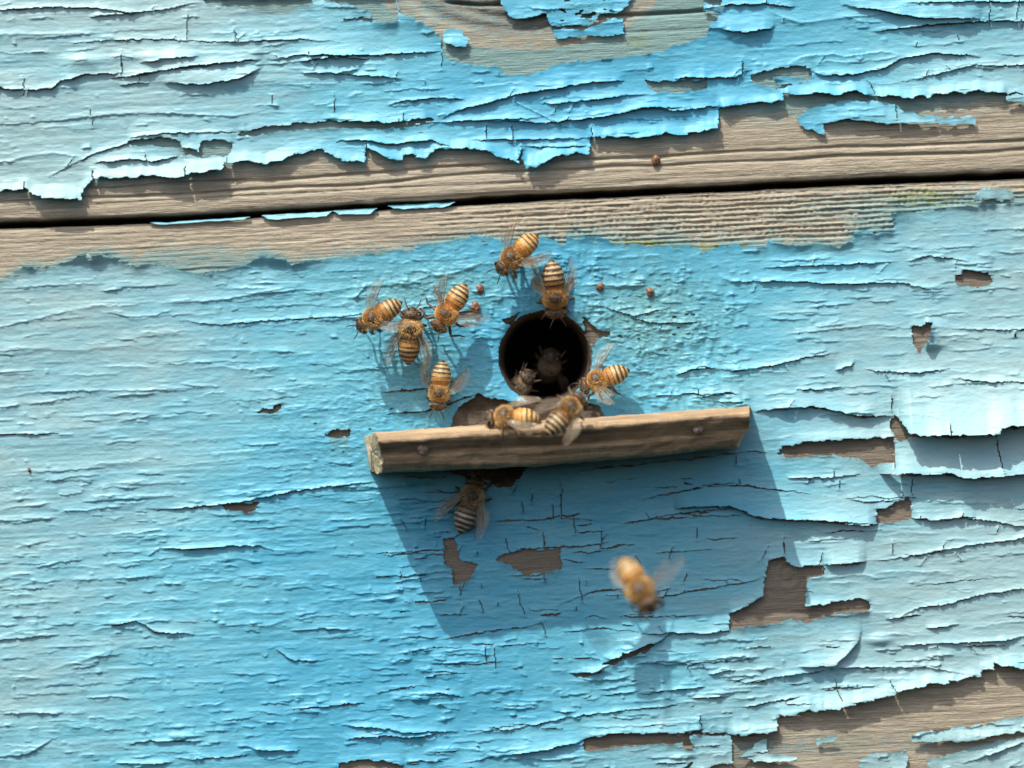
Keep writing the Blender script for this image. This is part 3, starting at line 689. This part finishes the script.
# entrance tube through the board, and the dark inside of the hive
seg = 72; vs = []; fs = []
rings = [(0.6, 1.2), (-1.0, -.4), (-8, -1.8), (-25, -3.2), (-50, -4.5), (-85, -5.5)]
for (d, dr) in rings:
    for k in range(seg):
        a = 2 * math.pi * k / seg; r = hole_r + dr + .5 * math.sin(a * 5 + d * .1)
        vs.append(((hole_u + r * math.cos(a) - 512) * S, -(d - 1.6) * S, (384 - hole_v + r * math.sin(a)) * S))
for i in range(len(rings) - 1):
    for k in range(seg): fs.append((i * seg + k, i * seg + (k + 1) % seg, (i + 1) * seg + (k + 1) % seg, (i + 1) * seg + k))
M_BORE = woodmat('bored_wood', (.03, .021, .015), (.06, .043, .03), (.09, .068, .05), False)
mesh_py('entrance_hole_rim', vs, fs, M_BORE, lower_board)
def boxmesh(x0, x1, y0, y1, z0, z1, faces='xXYzZ'):
    v = [(x, y, z) for x in (x0, x1) for y in (y0, y1) for z in (z0, z1)]
    F = {'x': (0, 1, 3, 2), 'X': (4, 6, 7, 5), 'y': (0, 4, 5, 1), 'Y': (2, 3, 7, 6), 'z': (0, 2, 6, 4), 'Z': (1, 5, 7, 3)}
    return v, [F[c] for c in faces]
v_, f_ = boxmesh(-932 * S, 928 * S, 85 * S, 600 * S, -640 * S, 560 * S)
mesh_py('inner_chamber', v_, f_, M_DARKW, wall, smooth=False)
# brown resin blobs stuck on the boards
def blob(u, v, d, r, parent, seed):
    rn = random.Random(seed); vs = []; fs = []; n, m = 12, 8
    for i in range(m + 1):
        th = math.pi * i / m
        for k in range(n):
            ph = 2 * math.pi * k / n; q_ = r * (1 + rn.uniform(-.42, .3))
            vs.append(P(u, v, d) + Vector((q_ * math.sin(th) * math.cos(ph) * .85, -q_ * .5 * math.cos(th), q_ * 1.05 * math.sin(th) * math.sin(ph))) * S)
    for i in range(m):
        for k in range(n): fs.append((i * n + k, i * n + (k + 1) % n, (i + 1) * n + (k + 1) % n, (i + 1) * n + k))
    mesh_py('resin_blob', vs, fs, M_RESIN, parent)
for i, (u, v, r, p, d) in enumerate([(600, 287, 4.2, 0, 4), (650, 292, 4.4, 0, 4), (656, 160, 4.6, 1, 7), (480, 289, 4.0, 0, 3), (475, 308, 6.0, 0, 4),
        (29, 470, 2.0, 0, 3)]):
    blob(u, v, d, r, upper_board if p else lower_board, i)

# ---------------------------------------------------------------- landing ledge, nailed below the entrance
D = 94
ledge = tag(empty('landing_ledge', P(560, 455, 0)), 'narrow weathered wooden ledge nailed below the round entrance', 'ledge')
prof = [(-1, 3), (20, 2), (50, 0), (75, -1.5), (92, -1), (99, 2), (103.5, 6), (104, 9), (101, 13), (97, 18), (93.5, 23), (92, 26), (92.3, 28), (89, 33), (86, 38), (82, 41.5), (76, 43), (50, 43.5), (30, 42.5), (-1, 42)]
nL = 300; vs = []; fs = []; lcol = []
lo = ledge.location
def crv(p):   # dense profile
    d = []; 
    for i in range(len(p) - 1):
        n = max(1, int(math.hypot(p[i + 1][0] - p[i][0], p[i + 1][1] - p[i][1]) / 2.2))
        for k in range(n): t = k / n; d.append((p[i][0] * (1 - t) + p[i + 1][0] * t, p[i][1] * (1 - t) + p[i + 1][1] * t))
    d.append(p[-1]); return d
pf = crv(prof); npf = len(pf)
ts = np.concatenate([np.linspace(0, .012, 6)[:-1], np.linspace(.012, .988, nL), np.linspace(.988, 1, 6)[1:]])
for it, t in enumerate(ts):
    for (d, dv) in pf:
        fr = d / 104.0
        uL = 364 + 7 * sm(0, 43, dv) + 14 * fr + 2.4 * fbm(np.array([dv / 5.0]), np.array([d / 7.0]), 191, 3)[0]
        uR = 752 - 3 * fr - 13 * sm(22, 43, dv) + 1.0 * fbm(np.array([dv / 6.0]), np.array([d / 9.0]), 195, 3)[0]
        u = uL + (uR - uL) * t
        top = 434.5 - .0697 * (u - 368); v = top + dv * (.93 + .05 * math.sin(u / 70.0))
        n1 = fbm(np.array([u / 60.0]), np.array([(dv * 1.0 + d * .6) / 3.0]), 201, 4)[0]; n2 = fbm(np.array([u / 9.0]), np.array([dv / 3.0 + d / 9.0]), 205, 3)[0]
        n3 = fbm(np.array([u / 30.0]), np.array([0.5]), 207, 3)[0]
        dd = d + (2.0 * n1 + .9 * n2 + 1.6 * n3) * (1 if d > 60 else .2); v += (1.1 * n1 + 1.0 * n2) * (1 if dv < 40 else 1.6)
        vs.append(P(u, v, dd) - lo)
        bk = .5 * math.exp(-((dv - 17) / 7.0) ** 4) * (d > 60) * (1 + .35 * n3) + .25 * max(0, n1); lcol.append(((1 - bk), (1 - bk * 1.03), (1 - bk * 1.06)))
for i in range(len(ts) - 1):
    for k in range(npf - 1): fs.append((i * npf + k, i * npf + k + 1, (i + 1) * npf + k + 1, (i + 1) * npf + k))
mesh_py('plank', vs, fs, M_LEDGE, ledge, col=lcol)
# sawn ends of the plank
for e, nm in ((0, 'end_grain'), (len(ts) - 1, 'end_grain')):
    ev = [vs[e * npf + k] for k in range(npf)]; ev = [Vector(x) for x in ev]
    sgn = -1 if e == 0 else 1; ctr = sum(ev, Vector()) / npf
    allv = []; rn = random.Random(3 + e); rngs = [1, .93, .82, .66, .48, .3, .14]
    for q_ in rngs:
        for x in ev: allv.append(ctr + (x - ctr) * q_ + Vector((sgn * ((1 - q_) * 2.0 + (rn.uniform(-1.1, 1.1) if q_ < 1 else 0)) * S, 0, 0)))
    allv.append(ctr + Vector((sgn * 2 * S, 0, 0))); ef = []
    for i in range(len(rngs) - 1):
        for k in range(npf):
            k2 = (k + 1) % npf; ef.append((i * npf + k, i * npf + k2, (i + 1) * npf + k2, (i + 1) * npf + k))
    b = (len(rngs) - 1) * npf
    for k in range(npf): ef.append((b + k, b + (k + 1) % npf, len(allv) - 1))
    M_END = bpy.data.materials.get('end_grain_wood') or woodmat('end_grain_wood', (.28, .22, .12), (.50, .43, .28), (.66, .60, .44), False)
    mesh_py(nm, allv, ef, M_END, ledge)
def nail(u, v, d, r):
    vs = []; fs = []; n = 20
    for (rr_, dd) in ((r * .5, -6), (r * .5, -1), (r * 1.0, -.5), (r * 1.04, .6), (r * .9, 1.4), (r * .5, 1.9), (.05, 2.1)):
        for k in range(n):
            a = 2 * math.pi * k / n; vs.append(P(u, v, d + dd) + Vector((rr_ * math.cos(a), 0, rr_ * math.sin(a))) * S - lo)
    for i in range(6):
        for k in range(n): fs.append((i * n + k, i * n + (k + 1) % n, (i + 1) * n + (k + 1) % n, (i + 1) * n + k))
    mesh_py('nail_head', vs, fs, M_NAIL, ledge)
nail(423, 449.5, 97, 5.6); nail(698, 429, 97, 5.4)

# ---------------------------------------------------------------- honeybees
def tube(pts, radii, n=8, cap=True):
    pts = [Vector(p) for p in pts]; vs = []; fs = []
    for i, p in enumerate(pts):
        t = (pts[min(i + 1, len(pts) - 1)] - pts[max(i - 1, 0)]).normalized()
        a = Vector((0, 0, 1)) if abs(t.z) < .9 else Vector((0, 1, 0))
        x = t.cross(a).normalized(); y = t.cross(x)
        for k in range(n):
            c = 2 * math.pi * k / n; vs.append(p + (x * math.cos(c) + y * math.sin(c)) * radii[i])
    for i in range(len(pts) - 1):
        for k in range(n): fs.append((i * n + k, i * n + (k + 1) % n, (i + 1) * n + (k + 1) % n, (i + 1) * n + k))
    if cap: fs.append(tuple(range(n))[::-1]); fs.append(tuple(range((len(pts) - 1) * n, len(pts) * n)))
    return vs, fs

# body stations along x: half width, half height, centre height
ST = [(-27.5, .3, .3, -1.2), (-26.6, 1.5, 1.4, -1.0), (-25, 3.1, 2.8, -.8), (-22, 6.2, 5.6, -.4), (-18.5, 8.2, 7.3, -.1), (-14.5, 9.3, 8.3, .1), (-10.5, 9.6, 8.7, .1),
      (-7, 9.2, 8.3, 0), (-4.4, 8.4, 7.6, -.1), (-2.6, 7.2, 6.4, -.3), (-1.6, 6.7, 5.8, -.3), (-.6, 6.9, 6.2, -.1), (.6, 7.8, 7.5, .2), (2.6, 8.7, 8.4, .5), (5.6, 9.4, 9.2, .7), (9, 9.2, 9.0, .6), (12, 7.8, 7.5, .2), (14, 6.4, 6.2, -.3),
      (15.0, 5.0, 4.8, -.8), (15.7, 5.2, 4.8, -1.0), (16.5, 7.2, 5.8, -1.2), (18.0, 8.3, 7.0, -1.5), (20.0, 7.9, 7.1, -2.0), (22, 6.2, 6.2, -2.8), (23.4, 3.3, 4.4, -3.8), (24.3, 1.2, 2.2, -4.8), (24.6, .2, .4, -5.2)]
XS = np.array([s[0] for s in ST])
def station(x): return [float(np.interp(x, XS, [s[k] for s in ST])) for k in (1, 2, 3)]

HONEY = (.52, .24, .05); DARK = (.045, .022, .010); PALE = (.56, .37, .14); TAN = (.38, .20, .06)
def lerp(a, b, t): return tuple(a[i] * (1 - t) + b[i] * t for i in range(3))
def bee(label, u, v, d, theta, pitch=0, roll=0, size=1.0, style='amber', bend=0.0, wings=(28, 28), wlift=(14, 14), legs='stand', reach=9.0, seed=1, turn=0, wtilt=0, name='honeybee'):
    rn = random.Random(seed * 13 + 5)
    root = tag(empty(name, P(u, v, d)), label, 'bee', 'honeybees around the hive entrance')
    th = math.radians(theta); pt = math.radians(pitch); rl = math.radians(roll)
    f = Vector((math.cos(th) * math.cos(pt), -math.sin(pt), math.sin(th) * math.cos(pt)))
    z0 = Vector((0, -1, 0)); z = (z0 - f * z0.dot(f))
    if z.length < 1e-3: z = Vector((0, 0, 1))
    z.normalize(); y = z.cross(f).normalized()
    z2 = z * math.cos(rl) + y * math.sin(rl); y2 = z2.cross(f).normalized()
    k = S * size * 1.08
    M = Matrix(((f.x * k, y2.x * k, z2.x * k, 0), (f.y * k, y2.y * k, z2.y * k, 0), (f.z * k, y2.z * k, z2.z * k, 0), (0, 0, 0, 1)))
    tr = lambda p: M @ Vector(p)
    br = math.radians(bend)
    def warp(p):     # the abdomen bends down from the waist, the head turns
        x, yy, zz = p
        if x < -2:
            t = min(1, (-2 - x) / 24); a = br * t; return Vector((-2 + (x + 2) * math.cos(a) + (zz) * math.sin(a) * .6, yy, zz * math.cos(a) + (x + 2) * math.sin(a)))
        if x > 15:
            a = math.radians(turn); xx = x - 15; return Vector((15 + xx * math.cos(a) - yy * math.sin(a), yy * math.cos(a) + xx * math.sin(a), zz))
        return Vector(p)
    if style == 'amber': band = (HONEY, DARK, PALE); ab = [.40, .36, .42, .5]
    elif style == 'striped': band = ((.40, .22, .07), DARK, (.72, .56, .29)); ab = [.5, .5, .55, .55]
    elif style == 'orange': band = ((.72, .30, .05), (.12, .045, .015), (.72, .42, .12)); ab = [.28, .3, .3, .4]
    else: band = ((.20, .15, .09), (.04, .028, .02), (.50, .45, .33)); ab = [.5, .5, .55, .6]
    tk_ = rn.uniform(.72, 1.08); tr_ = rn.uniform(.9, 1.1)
    if 'dim bee' in label: tk_ *= .45  # bees inside the hole: its shade is put into their colour
    tint_ = lambda c: (min(.95, c[0] * tk_), c[1] * tk_ * tr_, c[2] * tk_ * tr_ * tr_)
    nseg = 24; xs = []
    for i in range(len(ST) - 1):
        m = 5 if ST[i][0] < -4 else 3
        for t in range(m): xs.append(ST[i][0] + (ST[i + 1][0] - ST[i][0]) * t / m)
    xs.append(ST[-1][0])
    segs = [-27.6, -23.6, -19.4, -14.8, -10.2, -5.6, -2.0]
    vs = []; fs = []; col = []
    for x in xs:
        hw, hh, cz = station(x); ridge = 0
        if x < -3:
            for q_ in range(6):
                if segs[q_] <= x < segs[q_ + 1]:
                    tt = (x - segs[q_]) / (segs[q_ + 1] - segs[q_]); ridge = .35 * (1 - tt) - .35 * (tt > .93)
        for s_ in range(nseg):
            a = 2 * math.pi * s_ / nseg; cy = math.cos(a); sy = math.sin(a)
            vs.append(tr(warp((x, (hw + ridge) * cy, cz + (hh + ridge) * sy))))
            nz = rn.uniform(-.08, .08)
            if x < -3:
                q_ = max(i for i in range(6) if segs[i] <= x or i == 0); tt = (x - segs[q_]) / (segs[q_ + 1] - segs[q_])
                dk = ab[min(3, 5 - q_)] if q_ >= 1 else .7
                if style in ('amber', 'orange') and q_ >= 4: dk *= .55
                e_ = tt - dk + .12 * math.sin(s_ * .9 + q_ * 2 + seed) * .5 + nz
                c = lerp(band[1], band[2] if (q_ <= 3) else band[0], min(1, max(0, e_ / .10 + .5)))
                if q_ <= 3: c = lerp(c, TAN, .12 * abs(cy))
                if sy < -.35: c = lerp(c, TAN, .6)
            elif x < 15.5:
                r2 = math.hypot(x - 7, 7 * cy); c = lerp(DARK, lerp(HONEY, TAN, .4), min(1, max(0, (r2 - 3.5) / 4))) if sy > 0 else TAN
                if style == 'dark': c = lerp(c, (.05, .035, .02), .6)
            else:
                c = lerp(DARK, (.16, .10, .05), max(0, cy * sy + nz * 3) if sy > 0 else .2)
            col.append(tint_(c))
    for i in range(len(xs) - 1):
        for s_ in range(nseg): fs.append((i * nseg + s_, i * nseg + (s_ + 1) % nseg, (i + 1) * nseg + (s_ + 1) % nseg, (i + 1) * nseg + s_))
    def add(vf, c):
        b = len(vs); vs.extend(tr(warp(p)) for p in vf[0]); fs.extend(tuple(b + j for j in q_) for q_ in vf[1]); col.extend([c] * len(vf[0]))
    # legs: thigh, shin and foot, and antennae, in the one body mesh
    lc = (.07, .035, .015) if style != 'orange' else (.16, .08, .03)
    for sd in (-1, 1):
        for (x0, sx, out, kn) in ((11, 9, 9, 1), (7, 1, 12, 2), (3, -11, 12, 3)):
            j = lambda m: rn.uniform(-m, m)
            zb = -reach
            if legs == 'stand':
                p = [(x0, 3.5 * sd, -4.5), (x0 + sx * .3 + j(.6), 8 * sd, -4.0 + j(.6)), (x0 + sx * .75 + j(1), (out + j(1)) * sd, -3.5 + j(1)), (x0 + sx * 1.05 + j(1), (out + 3.2 + j(1)) * sd, zb * .78), (x0 + sx * 1.35 + j(1), (out + 4.6) * sd, zb)]
            elif legs == 'dangle':
                p = [(x0, 3.5 * sd, -4.5), (x0 + sx * .2 + j(1.5), 7.5 * sd, -8 + j(1)), (x0 + sx * .6 - 2 + j(3), (11 + j(3)) * sd, -16 + j(3)), (x0 - 4 + sx * .8 + j(3), (9 + j(4)) * sd, -24 + j(3)), (x0 - 7 + sx * 1.0 + j(3), (9 + j(4)) * sd, -30 + j(3))]
            else:   # splayed to the side, visible past the outline
                p = [(x0, 3.5 * sd, -4), (x0 + sx * .35 + j(1), (9 + j(1)) * sd, -3), (x0 + sx * .9 + j(2), (15 + j(2)) * sd, -5 + j(1)), (x0 + sx * .7 - 3 + j(2), (21 + j(2)) * sd, -8 + j(2)), (x0 + sx * .8 - 4 + j(2), (25 + j(2)) * sd, -9 + j(2))]
            w_ = 1.25 if kn == 3 else 1.0
            pp = [Vector(a) for a in p]; fine = []; rr_ = []
            rad = [1.6 * w_, 1.5 * w_, 1.1 * w_, .85 * w_, .45]
            for i in range(4):
                for t in (0, .33, .66): fine.append(pp[i].lerp(pp[i + 1], t)); rr_.append((rad[i] * (1 - t) + rad[i + 1] * t) * (1.12 if .2 < t < .8 else .92))
            fine.append(pp[4]); rr_.append(rad[4])
            add(tube(fine, rr_, 7), lc)
        an_ = [(22, 1.6 * sd, 1.0), (24.5, 3.4 * sd, 2.6), (26.5, 5.0 * sd, 2.2), (29.5, 6.4 * sd, .2), (32, 7.2 * sd, -1.8)]
        add(tube(an_, [.55, .5, .5, .5, .38], 6), (.03, .018, .01))
    mesh_py('body', vs, fs, M_BEE, root, col=col)
    # compound eyes
    for sd in (-1, 1):
        ev = []; ef = []; n, m = 12, 8
        for i in range(m + 1):
            t_ = math.pi * i / m
            for s_ in range(n):
                p_ = 2 * math.pi * s_ / n
                ev.append(tr(warp((19.6 + 2.1 * math.sin(t_) * math.cos(p_), sd * 6.7 + 2.1 * math.sin(t_) * math.sin(p_), -1.2 + 4.2 * math.cos(t_)))))
        for i in range(m):
            for s_ in range(n): ef.append((i * n + s_, i * n + (s_ + 1) % n, (i + 1) * n + (s_ + 1) % n, (i + 1) * n + s_))
        mesh_py('eye', ev, ef, M_EYE, root)
    # hair
    hv = []; hf = []; hc = []
    def hair(x, a, L, c, wd=.22, lean=-.4):
        hw, hh, cz = station(x); p0 = Vector((x, hw * math.cos(a) * .97, cz + hh * math.sin(a) * .97))
        nrm = Vector((lean + rn.uniform(-.3, .3), math.cos(a) + rn.uniform(-.3, .3), math.sin(a) + rn.uniform(-.3, .3))).normalized()
        sdv = nrm.cross(Vector((rn.uniform(-1, 1), rn.uniform(-1, 1), rn.uniform(-1, 1)))).normalized() * wd
        b = len(hv); tip = p0 + nrm * L
        hv.extend([tr(warp(p0 - sdv)), tr(warp(p0 + sdv)), tr(warp(tip))]); hf.append((b, b + 1, b + 2))
        cc = tint_(lerp(c, (.8, .62, .35), rn.uniform(0, .35))); hc.extend([cc] * 3)
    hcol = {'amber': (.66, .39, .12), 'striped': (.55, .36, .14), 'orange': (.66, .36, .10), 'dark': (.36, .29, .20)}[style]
    for _ in range(3000):
        x = rn.uniform(-.8, 14.5); a = rn.uniform(0, 2 * math.pi)
        r2 = math.hypot(x - 7, 7.5 * math.cos(a))
        if math.sin(a) > 0 and r2 < 4.2 and rn.random() < .8: continue
        hair(x, a, rn.uniform(1.8, 4.2), lerp(hcol, (.75, .5, .2), max(0, rn.uniform(-.4, .6))))
    for _ in range(600): hair(rn.uniform(15.8, 23.5), rn.uniform(0, 2 * math.pi), rn.uniform(.9, 2.2), lerp(hcol, (.4, .3, .18), .5), .16, .1)
    for _ in range(520):
        q_ = rn.randint(0, 5); x = segs[q_] + (segs[q_ + 1] - segs[q_]) * rn.uniform(.72, 1.0); hair(min(x, -2.5), rn.uniform(0, 2 * math.pi), rn.uniform(.8, 1.8), lerp(hcol, PALE, .4), .13, -1.6)
    for _ in range(600): hair(rn.uniform(-8, -.5), rn.uniform(0, 2 * math.pi), rn.uniform(1.4, 2.8), hcol, .18, -.8)
    mesh_py('fuzz', hv, hf, M_FUZZ, root, col=hc, smooth=False)
    # wings: membrane with raised veins
    for sd, wa, wl_ in ((-1, wings[0], wlift[0]), (1, wings[1], wlift[1])):
        for fore in (1, 0):
            Lw = 37 if fore else 26; Wd = 11.5 if fore else 8.0
            a0 = math.radians(wa + (0 if fore else 14 - wa * .28)); li = math.radians(wl_ + wtilt)
            ax = Vector((-math.cos(a0) * math.cos(li), sd * math.sin(a0) * math.cos(li), math.sin(li)))
            side = Vector((0, 0, 1)).cross(ax).normalized() * sd        # trailing edge towards the tail
            rt = Vector((8 if fore else 4.5, sd * 5.6, 5.0 if fore else 4.2))
            def wp(t, s_):   # t along, s_ across 0 = leading edge
                lead = .9 * math.sin(math.pi * min(1, t * .9)) ; w_ = Wd * (math.sin(math.pi * (t ** .75) * .86 + .12)) ** .75 * (.35 + .65 * min(1, t * 2.2))
                if t > .97: w_ *= .7
                q_ = rt + ax * (Lw * t) + side * (w_ * s_ * -1 + lead) + Vector((0, 0, .7 * math.sin(t * 9 + s_ * 3) * t + .9 * (s_ - .5) ** 2 * 2))
                return q_
            gv = []; gf = []; gm = []; nt_, ns_ = 22, 7
            for i in range(nt_ + 1):
                for j_ in range(ns_ + 1): gv.append(tr(wp(i / nt_, j_ / ns_)))
            for i in range(nt_):
                for j_ in range(ns_): gf.append((i * (ns_ + 1) + j_, i * (ns_ + 1) + j_ + 1, (i + 1) * (ns_ + 1) + j_ + 1, (i + 1) * (ns_ + 1) + j_)); gm.append(0)
            def vein(path, r):
                t_ = tube([wp(a, b) for a, b in path], [r] * len(path), 5); b_ = len(gv); gv.extend(tr(p) for p in t_[0])
                for q_ in t_[1]: gf.append(tuple(b_ + e for e in q_)); gm.append(1)
            vein([(i / 12, .01) for i in range(13)], .26)
            vein([(i / 12 * .8, .22 + .10 * i / 12) for i in range(13)], .15); vein([(i / 12 * .75, .45 + .2 * i / 12) for i in range(13)], .14)
            vein([(i / 10 * .5, .6 + .35 * i / 10) for i in range(11)], .13); vein([(.5, .28), (.55, .55)], .13); vein([(.72, .3), (.66, .6)], .13)
            mesh_py('wing', gv, gf, [M_WINGF if 'blurred' in label else M_WING, M_VEIN], root, mi=gm)
    return root

bee('amber bee hovering highest of all, above the entrance with legs dangling', 516.5, 254, 30, -136, pitch=6, roll=-8, style='orange', legs='dangle', wings=(28, 30), wlift=(16, 18), seed=1, bend=8)
bee('striped bee crawling head first over the top rim of the entrance hole', 554.5, 291, 11, -84, pitch=-4, style='striped', size=1.08, wings=(12, 15), wlift=(6, 10), reach=8, seed=2)
bee('amber bee farthest left on the blue paint, facing down and left', 378, 316, 40, -149, pitch=4, roll=-6, style='amber', size=.94, wings=(34, 28), wlift=(14, 16), legs='dangle', seed=3)
bee('bee facing upward between two others, its dark abdomen tip in shadow', 410, 335, 30, 85, pitch=14, style='amber', size=1.05, wings=(15, 17), wlift=(5, 6), legs='dangle', seed=4)
bee('amber striped bee facing down and left, above the gap between two bees and the entrance', 450, 309, 36, -123, pitch=4, style='amber', size=1.0, wings=(22, 50), wlift=(16, 16), legs='splay', seed=5)
bee('bee hanging head down just above the left half of the wooden ledge', 440, 387, 24, -96, pitch=2, style='amber', size=.92, wings=(18, 34), wlift=(24, 20), legs='dangle', seed=6)
bee('orange bee lying sideways along the top edge of the ledge, facing left', 511, 418, 97, 179, pitch=0, roll=-42, style='orange', size=1.0, wings=(14, 16), wlift=(4, 6), reach=8, seed=7)
bee('boldly striped bee climbing diagonally up the front edge of the ledge', 566, 413, 133, 47, pitch=-14, style='striped', size=1.0, wings=(16, 22), wlift=(12, 14), reach=10, seed=8)
bee('golden bee with spread wings at the lower right rim of the entrance', 603, 379, 24, -160, pitch=0, roll=-30, style='amber', size=.95, wings=(30, 74), wlift=(16, 20), legs='stand', reach=12, seed=9)
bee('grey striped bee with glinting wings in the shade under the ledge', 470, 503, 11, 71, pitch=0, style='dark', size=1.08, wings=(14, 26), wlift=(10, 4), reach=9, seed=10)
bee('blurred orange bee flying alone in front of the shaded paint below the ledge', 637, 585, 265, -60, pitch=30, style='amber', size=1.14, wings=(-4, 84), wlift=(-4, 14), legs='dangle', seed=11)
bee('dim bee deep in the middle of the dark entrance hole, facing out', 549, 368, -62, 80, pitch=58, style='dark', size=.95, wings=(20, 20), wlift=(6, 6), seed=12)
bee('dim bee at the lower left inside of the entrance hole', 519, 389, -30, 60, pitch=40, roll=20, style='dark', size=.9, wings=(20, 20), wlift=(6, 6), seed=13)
